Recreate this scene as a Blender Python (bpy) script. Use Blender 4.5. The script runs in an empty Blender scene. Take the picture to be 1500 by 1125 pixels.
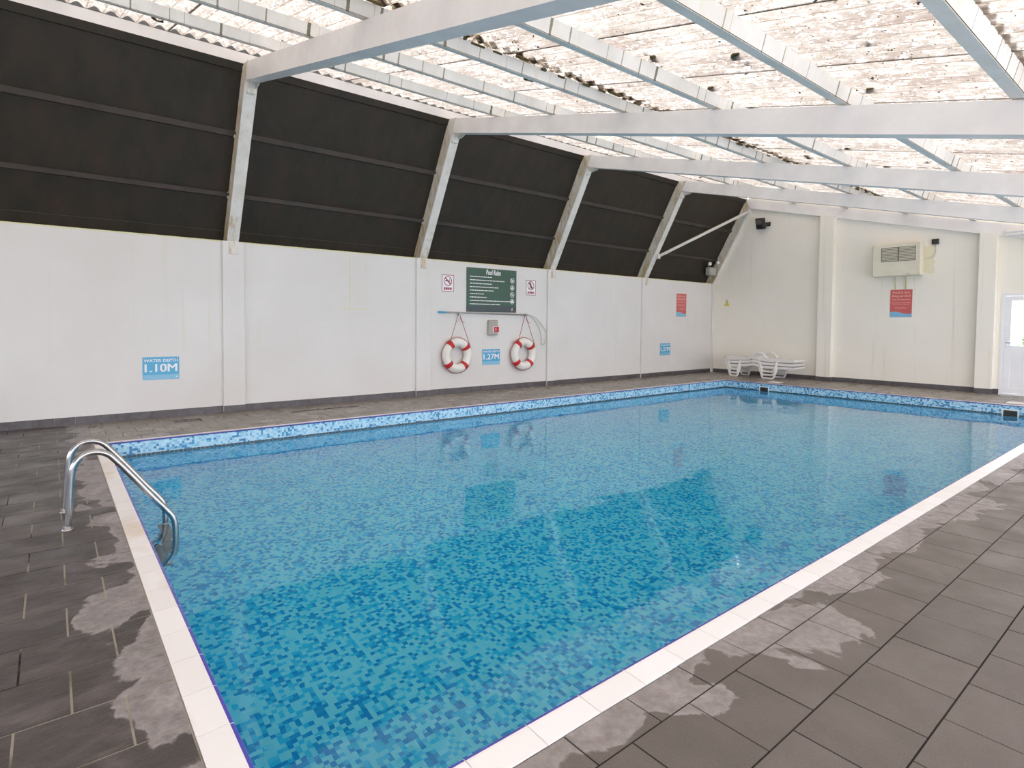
import bpy, bmesh, math, random
from mathutils import Vector, Matrix, noise as mnoise
R = random.Random(7)
S = bpy.context.scene
COL = S.collection
# ------------------------------------------------------------------ camera, world, exposure
cam = bpy.data.cameras.new('camera'); co = bpy.data.objects.new('camera', cam); COL.objects.link(co)
FWD = Vector((0.609609, 0.791824, -0.037294)); RT = Vector((0.792524, -0.609794, 0.007509)); UP = Vector((0.016797, 0.034134, 0.999276))
CAM = Vector((0, 0, 1.5)); F_PX, CX, CY = 830.564, 713.85, 504.633
co.matrix_world = Matrix(((RT.x, UP.x, -FWD.x, 0), (RT.y, UP.y, -FWD.y, 0), (RT.z, UP.z, -FWD.z, 1.5), (0, 0, 0, 1)))
cam.sensor_width = 36; cam.lens = 36 * F_PX / 1500; cam.shift_x = (750 - CX) / 1500; cam.shift_y = (CY - 562.5) / 1500
cam.clip_start = .05; cam.clip_end = 200
S.camera = co
W = bpy.data.worlds.new('overcast_sky'); S.world = W; W.use_nodes = True
bg = W.node_tree.nodes['Background']; bg.inputs[0].default_value = (.895, .935, 1.035, 1); bg.inputs[1].default_value = 3.8
vs = S.view_settings; vs.view_transform = 'Standard'; vs.look = 'None'; vs.gamma = 1; vs.use_curve_mapping = False
vs.exposure = 0.62
S.display_settings.display_device = 'sRGB'
cy = S.cycles
cy.use_denoising = True; cy.max_bounces = 14; cy.diffuse_bounces = 7; cy.glossy_bounces = 5; cy.transmission_bounces = 8
cy.caustics_refractive = True; cy.caustics_reflective = True; cy.blur_glossy = .5; cy.sample_clamp_indirect = 12

def px(P):
    d = Vector(P) - CAM; z = d.dot(FWD)
    if z < .05: return None
    return (CX + F_PX * d.dot(RT) / z, CY - F_PX * d.dot(UP) / z)

# ------------------------------------------------------------------ dimensions (metres; z=0 is the pool deck)
X0, X1, Y0, Y1 = .511, 14.555, 1.540, 8.239          # pool inner edges
COP = .123                                            # coping width
YW, ZT, XE = 10.0, 2.81, 16.806                       # long wall face, its top, end wall face
XF, YN = -4.8, -2.2                                   # walls behind the camera
ZWATER = -.193
FRX = [2.39, 6.02, 9.66, 13.29, 16.80]                # portal frames
RA, RB = 2.73, .26                                    # underside of rafters z = RA + RB*y
def depth(x): return ZWATER - (1.10 + .026 * (x - 1.3))

# ------------------------------------------------------------------ helpers
def lin(*c):
    return tuple(((v / 255) / 12.92 if v / 255 <= .04045 else ((v / 255 + .055) / 1.055) ** 2.4) for v in c) + (1,)

class M:
    """collects faces for ONE mesh; off is subtracted from every vertex"""
    def __init__(s, off=(0, 0, 0)): s.v = []; s.f = []; s.mi = []; s.o = Vector(off); s.m = 0; s.sm = []
    def add(s, vs_, fs, smooth=False):
        b = len(s.v); s.v += [tuple(Vector(p) - s.o) for p in vs_]
        for f in fs: s.f.append(tuple(b + i for i in f)); s.mi.append(s.m); s.sm.append(smooth)
        return s
    def box(s, a, b, mat=None):
        x0, y0, z0 = a; x1, y1, z1 = b
        if x0 > x1: x0, x1 = x1, x0
        if y0 > y1: y0, y1 = y1, y0
        if z0 > z1: z0, z1 = z1, z0
        vs_ = [Vector(p) for p in ((x0, y0, z0), (x1, y0, z0), (x1, y1, z0), (x0, y1, z0), (x0, y0, z1), (x1, y0, z1), (x1, y1, z1), (x0, y1, z1))]
        if mat: vs_ = [mat @ p for p in vs_]
        return s.add(vs_, [(3, 2, 1, 0), (4, 5, 6, 7), (0, 1, 5, 4), (1, 2, 6, 5), (2, 3, 7, 6), (3, 0, 4, 7)])
    def bbox(s, a, b, bev=.004, mat=None):
        """box with chamfered edges"""
        c = [(a[i] + b[i]) / 2 for i in range(3)]; h = [abs(b[i] - a[i]) / 2 for i in range(3)]; e = min(bev, min(h) * .8)
        vs_ = []; idx = {}
        for sx in (-1, 1):
            for sy in (-1, 1):
                for sz in (-1, 1):
                    for ax in range(3):
                        p = [sx * (h[0] - e), sy * (h[1] - e), sz * (h[2] - e)]; p[ax] = (sx, sy, sz)[ax] * h[ax]
                        idx[(sx, sy, sz, ax)] = len(vs_); vs_.append(Vector([c[i] + p[i] for i in range(3)]))
        fs = []
        def face(ids, n):
            q = [vs_[i] for i in ids]; nn = (q[1] - q[0]).cross(q[2] - q[0])
            fs.append(tuple(ids) if nn.dot(Vector(n)) > 0 else tuple(reversed(ids)))
        for ax in range(3):
            o = [i for i in range(3) if i != ax]
            for sg in (-1, 1):
                ids = []
                for q in ((-1, -1), (1, -1), (1, 1), (-1, 1)):
                    k = [0, 0, 0]; k[ax] = sg; k[o[0]] = q[0]; k[o[1]] = q[1]; ids.append(idx[(k[0], k[1], k[2], ax)])
                n = [0, 0, 0]; n[ax] = sg; face(ids, n)
        for ax in range(3):
            o = [i for i in range(3) if i != ax]
            for s1 in (-1, 1):
                for s2 in (-1, 1):
                    ids = []
                    for (sg, wh) in ((-1, o[0]), (1, o[0]), (1, o[1]), (-1, o[1])):
                        k = [0, 0, 0]; k[ax] = sg; k[o[0]] = s1; k[o[1]] = s2; ids.append(idx[(k[0], k[1], k[2], wh)])
                    n = [0, 0, 0]; n[o[0]] = s1; n[o[1]] = s2; face(ids, n)
        for sx in (-1, 1):
            for sy in (-1, 1):
                for sz in (-1, 1): face([idx[(sx, sy, sz, k)] for k in range(3)], (sx, sy, sz))
        if mat: vs_ = [mat @ p for p in vs_]
        return s.add(vs_, fs)
    def prism(s, poly, ax0, ax1):
        """poly: list of 3-D points (a planar outline), extruded by vector ax1-ax0 (ax0 is an offset)"""
        n = len(poly); a = [Vector(p) + Vector(ax0) for p in poly]; b = [Vector(p) + Vector(ax1) for p in poly]
        fs = [tuple(range(n - 1, -1, -1)), tuple(range(n, 2 * n))] + [(i, (i + 1) % n, n + (i + 1) % n, n + i) for i in range(n)]
        return s.add(a + b, fs)
    def tube(s, pts, r, n=10, closed=False, flat=None):
        pts = [Vector(p) for p in pts]; N = len(pts); rings = []
        up = None
        for i, p in enumerate(pts):
            if closed: t = (pts[(i + 1) % N] - pts[i - 1])
            else: t = pts[min(i + 1, N - 1)] - pts[max(i - 1, 0)]
            t.normalize()
            if up is None: up = Vector((0, 0, 1)) if abs(t.z) < .9 else Vector((1, 0, 0))
            a = t.cross(up); a.normalize(); bn = a.cross(t); bn.normalize(); up = bn
            rr = r[i] if isinstance(r, (list, tuple)) else r
            rings.append([p + (a * math.cos(2 * math.pi * k / n) + bn * math.sin(2 * math.pi * k / n)) * rr for k in range(n)])
        vs_ = [q for ring in rings for q in ring]; fs = []
        for i in range(N if closed else N - 1):
            j = (i + 1) % N
            for k in range(n): fs.append((i * n + k, i * n + (k + 1) % n, j * n + (k + 1) % n, j * n + k))
        b = len(s.v); s.add(vs_, fs, True)
        if not closed:
            s.add([], []); s.f.append(tuple(b + k for k in range(n - 1, -1, -1))); s.mi.append(s.m); s.sm.append(False)
            s.f.append(tuple(b + (N - 1) * n + k for k in range(n))); s.mi.append(s.m); s.sm.append(False)
        return s
    def lathe(s, c, axis, prof, n=20):
        """prof: (radius, height along axis)"""
        ax = Vector(axis).normalized(); u = ax.orthogonal().normalized(); w = ax.cross(u); c = Vector(c)
        vs_ = [c + ax * h + (u * math.cos(2 * math.pi * k / n) + w * math.sin(2 * math.pi * k / n)) * r for r, h in prof for k in range(n)]
        fs = [(i * n + k, i * n + (k + 1) % n, (i + 1) * n + (k + 1) % n, (i + 1) * n + k) for i in range(len(prof) - 1) for k in range(n)]
        b = len(s.v); s.add(vs_, fs, True)
        if prof[0][0] > 1e-6: s.f.append(tuple(b + k for k in range(n - 1, -1, -1))); s.mi.append(s.m); s.sm.append(False)
        if prof[-1][0] > 1e-6: s.f.append(tuple(b + (len(prof) - 1) * n + k for k in range(n))); s.mi.append(s.m); s.sm.append(False)
        return s
    def mesh(s, name, mats):
        me = bpy.data.meshes.new(name); me.from_pydata(s.v, [], s.f)
        for m in (mats if isinstance(mats, (list, tuple)) else [mats]): me.materials.append(m)
        me.polygons.foreach_set('material_index', s.mi); me.polygons.foreach_set('use_smooth', s.sm); me.update()
        return me

def link(name, me, parent=None, loc=(0, 0, 0), scale=None, rotz=0):
    o = bpy.data.objects.new(name, me); COL.objects.link(o); o.location = loc
    if scale: o.scale = scale
    if rotz: o.rotation_euler = (0, 0, rotz)
    if parent: o.parent = parent
    return o
def obj(name, mb, mats, parent=None, loc=(0, 0, 0), label=None):
    o = link(name, mb.mesh(name, mats), parent, loc)
    if label: o['label'] = label
    return o
def tag(o, label, cat, group=None, kind=None):
    o['label'] = label; o['category'] = cat
    if group: o['group'] = group
    if kind: o['kind'] = kind
    return o
def thing(name, label, cat, loc=(0, 0, 0), group=None, basis=None):
    o = bpy.data.objects.new(name, None); COL.objects.link(o); o.empty_display_size = .1
    if basis == 'left':    # local x = along wall, y = up, z = out of the long wall
        o.matrix_world = Matrix(((1, 0, 0, loc[0]), (0, 0, -1, loc[1]), (0, 1, 0, loc[2]), (0, 0, 0, 1)))
    elif basis == 'back':  # the same for the end wall
        o.matrix_world = Matrix(((0, 0, -1, loc[0]), (-1, 0, 0, loc[1]), (0, 1, 0, loc[2]), (0, 0, 0, 1)))
    else: o.location = loc
    return tag(o, label, cat, group, 'thing')
def structure(name, mb=None, mats=None, loc=(0, 0, 0)):
    if mb is None:
        o = bpy.data.objects.new(name, None); COL.objects.link(o); o.location = loc
    else: o = obj(name, mb, mats, None, loc)
    o['kind'] = 'structure'; return o
def text(name, s, w, h, mat, parent, loc, shear=0, ext=.0008, bold=0):
    """flat lettering scaled to exactly w by h and centred on loc"""
    cu = bpy.data.curves.new(name, 'FONT'); cu.body = s; cu.size = 1; cu.extrude = .01; cu.shear = shear; cu.resolution_u = 4
    t = bpy.data.objects.new(name, cu); COL.objects.link(t)
    me = bpy.data.meshes.new_from_object(t.evaluated_get(bpy.context.evaluated_depsgraph_get()))
    bpy.data.objects.remove(t); bpy.data.curves.remove(cu)
    if bold:   # a heavier stroke: a second set of the same glyphs, slightly aside
        bm = bmesh.new(); bm.from_mesh(me); g2 = bmesh.ops.duplicate(bm, geom=bm.verts[:] + bm.edges[:] + bm.faces[:])
        bmesh.ops.translate(bm, verts=[e_ for e_ in g2['geom'] if isinstance(e_, bmesh.types.BMVert)], vec=(bold * 4, bold, .004)); bm.to_mesh(me); bm.free()
    me.materials.clear(); me.materials.append(mat)
    xs = [v.co.x for v in me.vertices]; ys = [v.co.y for v in me.vertices]
    x0, x1, y0, y1 = min(xs), max(xs), min(ys), max(ys)
    for v in me.vertices: v.co = ((v.co.x - (x0 + x1) / 2) * w / (x1 - x0), (v.co.y - (y0 + y1) / 2) * h / (y1 - y0), v.co.z * ext / .01)
    return link(name, me, parent, loc)

# ------------------------------------------------------------------ materials
class N:
    def __init__(s, name):
        s.m = bpy.data.materials.new(name); s.m.use_nodes = True; s.t = s.m.node_tree; s.b = s.t.nodes['Principled BSDF']; s.out = s.t.nodes['Material Output']
    def n(s, typ, **kw):
        x = s.t.nodes.new(typ)
        for k, v in kw.items():
            if k.startswith('i_'):
                k = k[2:]; x.inputs[int(k) if k.isdigit() else k.replace('_', ' ')].default_value = v
            else: setattr(x, k, v)
        return x
    def l(s, a, b): s.t.links.new(a, b)
    def pos(s, scale=(1, 1, 1), obj_=False):
        mp = s.n('ShaderNodeMapping'); mp.inputs['Scale'].default_value = scale
        if obj_: s.l(s.n('ShaderNodeTexCoord').outputs['Object'], mp.inputs[0])
        else: s.l(s.n('ShaderNodeNewGeometry').outputs['Position'], mp.inputs[0])
        return mp.outputs[0]
    def noise(s, vec, scale=5, detail=4, rough=.55, dist=0):
        x = s.n('ShaderNodeTexNoise'); x.inputs['Scale'].default_value = scale; x.inputs['Detail'].default_value = detail
        x.inputs['Roughness'].default_value = rough; x.inputs['Distortion'].default_value = dist; s.l(vec, x.inputs['Vector']); return x.outputs['Fac']
    def ramp(s, fac, stops, interp='LINEAR'):
        x = s.n('ShaderNodeValToRGB'); cr = x.color_ramp; cr.interpolation = interp
        while len(cr.elements) < len(stops): cr.elements.new(.5)
        for e, (p, c) in zip(cr.elements, stops):
            e.position = p; e.color = c if isinstance(c, tuple) else (c, c, c, 1)
        s.l(fac, x.inputs[0]); return x.outputs[0]
    def mix(s, fac, a, b, blend='MIX'):
        x = s.n('ShaderNodeMix', data_type='RGBA', blend_type=blend)
        for sock, v in ((x.inputs[0], fac), (x.inputs[6], a), (x.inputs[7], b)):
            if isinstance(v, (tuple, float, int)): sock.default_value = v
            else: s.l(v, sock)
        return x.outputs[2]
    def math(s, op, a, b=None, clamp=False):
        x = s.n('ShaderNodeMath', operation=op, use_clamp=clamp)
        for i, v in enumerate((a, b)):
            if v is None: continue
            if isinstance(v, (float, int)): x.inputs[i].default_value = v
            else: s.l(v, x.inputs[i])
        return x.outputs[0]
    def sep(s, v):
        x = s.n('ShaderNodeSeparateXYZ'); s.l(v, x.inputs[0]); return x.outputs
    def bump(s, h, strength=.3, dist=.01):
        x = s.n('ShaderNodeBump'); x.inputs['Strength'].default_value = strength; x.inputs['Distance'].default_value = dist
        s.l(h, x.inputs['Height']); s.l(x.outputs[0], s.b.inputs['Normal']); return x.outputs[0]
    def set(s, col=None, rough=None, metal=None, spec=None):
        for k, v in (('Base Color', col), ('Roughness', rough), ('Metallic', metal), ('Specular IOR Level', spec)):
            if v is None: continue
            if isinstance(v, (tuple, float, int)): s.b.inputs[k].default_value = v
            else: s.l(v, s.b.inputs[k])
        return s

def plain(name, c1, c2=None, scale=6, rough=.5, metal=0, bump=0, bs=60, stretch=(1, 1, 1), spec=.5, rnd=0):
    k = N(name); v = k.pos(stretch)
    c2 = c2 or tuple(x * .9 for x in c1[:3]) + (1,)
    col = k.ramp(k.noise(v, scale, 5), [(.3, c2), (.7, c1)])
    if rnd:
        oi = k.n('ShaderNodeObjectInfo'); r = k.math('ADD', k.math('MULTIPLY', oi.outputs['Random'], rnd), 1 - rnd / 2)
        cx = k.n('ShaderNodeCombineColor'); [k.l(r, cx.inputs[i]) for i in range(3)]
        col = k.mix(1.0, col, cx.outputs[0], 'MULTIPLY')
    k.set(col, rough, metal, spec)
    if bump: k.bump(k.noise(v, bs, 4), bump, .004)
    return k.m

def mk_wall(name, a_, b_):
    k = N(name); p = k.pos()
    base = k.ramp(k.noise(p, .8, 3), [(.3, a_), (.7, b_)])
    streak = k.noise(k.pos((5, 5, .15)), 1.6, 4, .6)
    col = k.mix(k.ramp(streak, [(.60, 0.0), (.78, .55)]), base, lin(212, 206, 178))
    # yellow-green seepage stain beside the heater
    s_ = k.sep(p); dy = k.math('ABSOLUTE', k.math('SUBTRACT', s_[1], 4.42)); dz = k.math('ABSOLUTE', k.math('SUBTRACT', s_[2], 3.12))
    m_ = k.math('MULTIPLY', k.math('LESS_THAN', k.math('ADD', dy, k.math('MULTIPLY', k.noise(p, 7, 3), .12)), .19), k.math('LESS_THAN', k.math('ADD', dz, k.math('MULTIPLY', k.noise(p, 4, 3), .2)), .42))
    m_ = k.math('MULTIPLY', m_, k.math('GREATER_THAN', s_[0], 16.5)); col = k.mix(k.math('MULTIPLY', m_, .45), col, lin(214, 204, 150))
    k.set(col, .55, 0, .3); k.bump(k.noise(p, 45, 4), .12, .004); return k.m
WALL = mk_wall('painted_render', lin(217, 214, 210), lin(224, 222, 220))
WALL_LIT = mk_wall('brightened_painted_render', lin(238, 234, 222), lin(243, 239, 230))  # same paint as the other walls, lightened to make up for weak light
def mk_steel():
    k = N('white_painted_steel'); p = k.pos()
    base = k.ramp(k.noise(p, 2.5, 4), [(.35, lin(232, 228, 226)), (.65, lin(242, 239, 237))])
    scuff = k.noise(p, 9, 6, .7)
    col = k.mix(k.ramp(scuff, [(.68, 0.0), (.78, .5)]), base, lin(196, 186, 172))
    k.set(col, .42, 0, .4); return k.m
STEEL = mk_steel()
def mk_column(name, hue, thr):
    k = N(name); p = k.pos()
    base = k.ramp(k.noise(p, 4, 5), [(.3, hue), (.7, lin(228, 226, 220))])
    rust = k.noise(k.pos((6, 6, 1.4)), 2.2, 6, .65)
    z = k.sep(p)[2]
    low = k.math('MULTIPLY', k.math('SUBTRACT', 3.6, z, True), .16)
    f = k.ramp(k.math('ADD', rust, low), [(thr, 0.0), (thr + .16, .75)])
    col = k.mix(f, base, lin(178, 150, 98)); spots = k.ramp(k.noise(p, 26, 3), [(.70, 0.0), (.76, .6)])
    col = k.mix(spots, col, lin(120, 92, 60)); k.set(col, .5, 0, .35); return k.m
COLUMN = mk_column('stained_column_steel', lin(210, 206, 196), .60)
COLSIDE = mk_column('yellowed_column_flank', lin(206, 194, 164), .50)
def mk_purlin():
    k = N('mossy_white_purlin'); p = k.pos(); s = k.sep(p)
    base = k.ramp(k.noise(p, 3, 4), [(.3, lin(220, 218, 212)), (.7, lin(234, 232, 228))])
    # drips of algae running down at irregular places along the purlin
    cell = k.math('FLOOR', k.math('MULTIPLY', s[0], 3.4)); yc = k.math('FLOOR', k.math('MULTIPLY', s[1], .77))
    cv = k.n('ShaderNodeCombineXYZ'); k.l(cell, cv.inputs[0]); k.l(yc, cv.inputs[1])
    wn = k.n('ShaderNodeTexWhiteNoise', noise_dimensions='3D'); k.l(cv.outputs[0], wn.inputs[0])
    fr = k.math('FRACT', k.math('MULTIPLY', s[0], 3.4))
    wid = k.math('MULTIPLY', k.noise(k.pos((30, 30, 9)), 1, 4, .7), .15)
    d = k.math('ABSOLUTE', k.math('SUBTRACT', fr, k.math('ADD', k.math('MULTIPLY', k.math('FRACT', k.math('MULTIPLY', wn.outputs[0], 7.3)), .8), .1)))
    on = k.math('LESS_THAN', d, k.math('MULTIPLY', wid, k.math('POWER', wn.outputs[0], 1.8)))
    nz = k.sep(k.n('ShaderNodeNewGeometry').outputs['Normal'])[2]; on = k.math('MULTIPLY', on, k.math('GREATER_THAN', nz, -.6)); col = k.mix(k.math('MULTIPLY', on, k.math('ADD', .35, k.math('MULTIPLY', wn.outputs[0], .55))), base, lin(74, 74, 32))
    haze = k.ramp(k.noise(k.pos((4, 4, 1)), 2, 4), [(.55, 0.0), (.75, .35)])
    col = k.mix(haze, col, lin(206, 204, 176)); k.set(col, .55, 0, .3); return k.m
PURLIN = mk_purlin()
def mk_dark():
    k = N('dark_stained_panel'); p = k.pos()
    a = k.noise(k.pos((3, 3, .5)), 1.3, 6, .6); col = k.ramp(a, [(.3, lin(41, 38, 31)), (.5, lin(49, 44, 36)), (.72, lin(60, 47, 40))])
    g = k.ramp(k.noise(k.pos((14, 14, .8)), 1, 4), [(.6, 0.0), (.8, .4)]); col = k.mix(g, col, lin(66, 60, 50))
    k.set(col, .62, 0, .3); k.bump(k.noise(k.pos((20, 20, 3)), 2, 4), .1, .003); return k.m
DARK = mk_dark()
RAIL = plain('brown_panel_rail', lin(68, 57, 50), lin(50, 44, 38), 3, .65)
def mk_tile(name, c1, c2, patch, bumpy, thr, rough):
    k = N(name); p = k.pos(); s = k.sep(p)
    base = k.ramp(k.noise(k.pos((4, 9, 4)) if bumpy else p, 2.0 if bumpy else 3, 6, .65), [(.3, c2), (.7, c1)])
    if bumpy: base = k.mix(k.ramp(k.noise(k.pos((1, 2.2, 1)), 2.6, 6, .7, .5), [(.48, 0.0), (.68, .75)]), base, lin(116, 107, 104))  # lighter clouds paint wet sheen into the slate colour
    oi = k.n('ShaderNodeObjectInfo'); r = k.math('ADD', k.math('MULTIPLY', oi.outputs['Random'], .26), .87)
    cx = k.n('ShaderNodeCombineColor'); [k.l(r, cx.inputs[i]) for i in range(3)]
    base = k.mix(1.0, base, cx.outputs[0], 'MULTIPLY')
    fine = k.noise(p, 160, 3); base = k.mix(.25, base, k.ramp(fine, [(.3, tuple(x * .6 for x in c2[:3]) + (1,)), (.7, tuple(min(1, x * 1.4) for x in c1[:3]) + (1,))]))
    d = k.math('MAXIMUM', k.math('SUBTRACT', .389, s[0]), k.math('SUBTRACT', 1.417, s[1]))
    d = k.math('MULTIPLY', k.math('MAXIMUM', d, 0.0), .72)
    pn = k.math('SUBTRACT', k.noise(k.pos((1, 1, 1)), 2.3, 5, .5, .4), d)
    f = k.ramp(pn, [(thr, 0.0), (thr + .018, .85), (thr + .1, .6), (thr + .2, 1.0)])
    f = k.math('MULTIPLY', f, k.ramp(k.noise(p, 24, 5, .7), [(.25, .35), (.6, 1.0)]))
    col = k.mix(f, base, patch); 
    rr = k.ramp(k.noise(p, 3.2, 4), [(.35, rough), (.65, rough + .22)])
    k.set(col, rr, 0, .5)
    if bumpy: k.bump(k.noise(k.pos((14, 34, 14)), 1.6, 7, .65), .55, .006)
    else: k.bump(k.noise(p, 120, 3), .25, .002)
    return k.m
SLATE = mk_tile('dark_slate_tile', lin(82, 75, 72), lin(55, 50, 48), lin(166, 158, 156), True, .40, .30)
PORCELAIN = mk_tile('grey_porcelain_tile', lin(110, 101, 95), lin(96, 88, 82), lin(164, 155, 153), False, .36, .38)
FARTILE = mk_tile('sheen_lightened_deck_tile', lin(146, 137, 128), lin(122, 114, 106), lin(164, 155, 150), False, .60, .24)  # far deck tile, its grazing sheen painted in as a paler base colour
def mk_grout():
    k = N('deck_grout'); p = k.pos(); s = k.sep(p)
    d = k.math('SUBTRACT', .389, s[0]); near = k.ramp(k.math('SUBTRACT', k.noise(p, 1.8, 4), k.math('MULTIPLY', d, .22)), [(.26, 0.0), (.42, 1.0)])
    left = k.math('GREATER_THAN', d, 0.0)
    col = k.mix(k.math('MULTIPLY', near, left), lin(52, 47, 44), lin(170, 162, 148)); k.set(col, .9, 0, .2); return k.m
GROUT = mk_grout()
SKIRT = plain('dark_skirting_tile', lin(98, 93, 95), lin(74, 70, 72), 9, .38, 0, .3, 80, rnd=.16)
def mk_mosaic():
    k = N('blue_glass_mosaic'); off = k.n('ShaderNodeVectorMath', operation='ADD'); g = k.n('ShaderNodeNewGeometry'); k.l(g.outputs['Position'], off.inputs[0]); off.inputs[1].default_value = (.0131, .0117, .0043)
    sc = k.n('ShaderNodeVectorMath', operation='SCALE'); sc.inputs['Scale'].default_value = 1 / .0292; k.l(off.outputs[0], sc.inputs[0])
    fl = k.n('ShaderNodeVectorMath', operation='FLOOR'); k.l(sc.outputs[0], fl.inputs[0])
    # floor slopes: z must not split the cells there
    nz = k.sep(g.outputs['Normal'])[2]; up = k.math('GREATER_THAN', k.math('ABSOLUTE', nz), .5)
    fs = k.sep(fl.outputs[0]); zz = k.math('MULTIPLY', fs[2], k.math('SUBTRACT', 1.0, up))
    cv = k.n('ShaderNodeCombineXYZ'); k.l(fs[0], cv.inputs[0]); k.l(fs[1], cv.inputs[1]); k.l(zz, cv.inputs[2])
    wn = k.n('ShaderNodeTexWhiteNoise', noise_dimensions='3D'); k.l(cv.outputs[0], wn.inputs[0])
    big = k.math('MULTIPLY', k.math('SUBTRACT', k.noise(g.outputs['Position'], 3.5, 2), .5), .5)
    v = k.math('ADD', wn.outputs[0], big)
    col = k.ramp(v, [(0, lin(206, 243, 253)), (.22, lin(190, 240, 253)), (.50, lin(112, 218, 249)), (.62, lin(84, 212, 247)), (.78, lin(52, 174, 228)), (.9, lin(40, 162, 222))], 'CONSTANT')
    # submerged palette is lightened against dim underwater light; tiles above water keep duller colours
    zz_ = k.sep(g.outputs['Position'])[2]; dry = k.math('GREATER_THAN', zz_, ZWATER + .02)
    dcol = k.ramp(v, [(0, lin(186, 216, 230)), (.22, lin(170, 208, 228)), (.50, lin(150, 196, 218)), (.66, lin(124, 180, 212)), (.80, lin(66, 138, 182)), (.93, lin(52, 118, 166))], 'CONSTANT')
    col = k.mix(dry, col, dcol)
    k.set(col, .22, 0, .5); return k.m
MOSAIC = mk_mosaic()
COPING = N('cream_coping_tile')
def _cop(k):
    p = k.pos(); s = k.sep(p)
    st = k.math('MULTIPLY', k.ramp(k.noise(k.pos((1, .8, 1)), 1.5, 4), [(.5, 0.0), (.7, .7)]), k.math('LESS_THAN', s[0], .52))
    oi = k.n('ShaderNodeObjectInfo')
    base = k.mix(k.math('MULTIPLY', oi.outputs['Random'], .6), lin(243, 239, 238), lin(234, 229, 226))
    k.set(k.mix(st, base, lin(208, 186, 152)), .35, 0, .5); k.bump(k.noise(p, 70, 3), .08, .002)
_cop(COPING); COPING = COPING.m
NOSING = plain('violet_blue_nosing_glaze', lin(84, 78, 176), lin(96, 90, 184), 8, .2)
def mk_water():
    k = N('pool_water'); k.t.nodes.remove(k.b)
    gl = k.n('ShaderNodeBsdfGlass'); gl.inputs['IOR'].default_value = 1.333; gl.inputs['Roughness'].default_value = 0; gl.inputs['Color'].default_value = (1, 1, 1, 1)
    p = k.pos((1, 1.25, 1))
    h = k.math('ADD', k.noise(p, 1.5, 2, .5, .3), k.math('MULTIPLY', k.noise(p, 7, 2, .5, .4), .16))
    b = k.n('ShaderNodeBump'); b.inputs['Strength'].default_value = 1; b.inputs['Distance'].default_value = .0055
    k.l(h, b.inputs['Height']); k.l(b.outputs[0], gl.inputs['Normal']); k.l(gl.outputs[0], k.out.inputs['Surface'])
    va = k.n('ShaderNodeVolumeAbsorption'); va.inputs['Color'].default_value = (.14, .93, .998, 1); va.inputs['Density'].default_value = .5
    k.l(va.outputs[0], k.out.inputs['Volume']); return k.m
WATER = mk_water()
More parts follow.
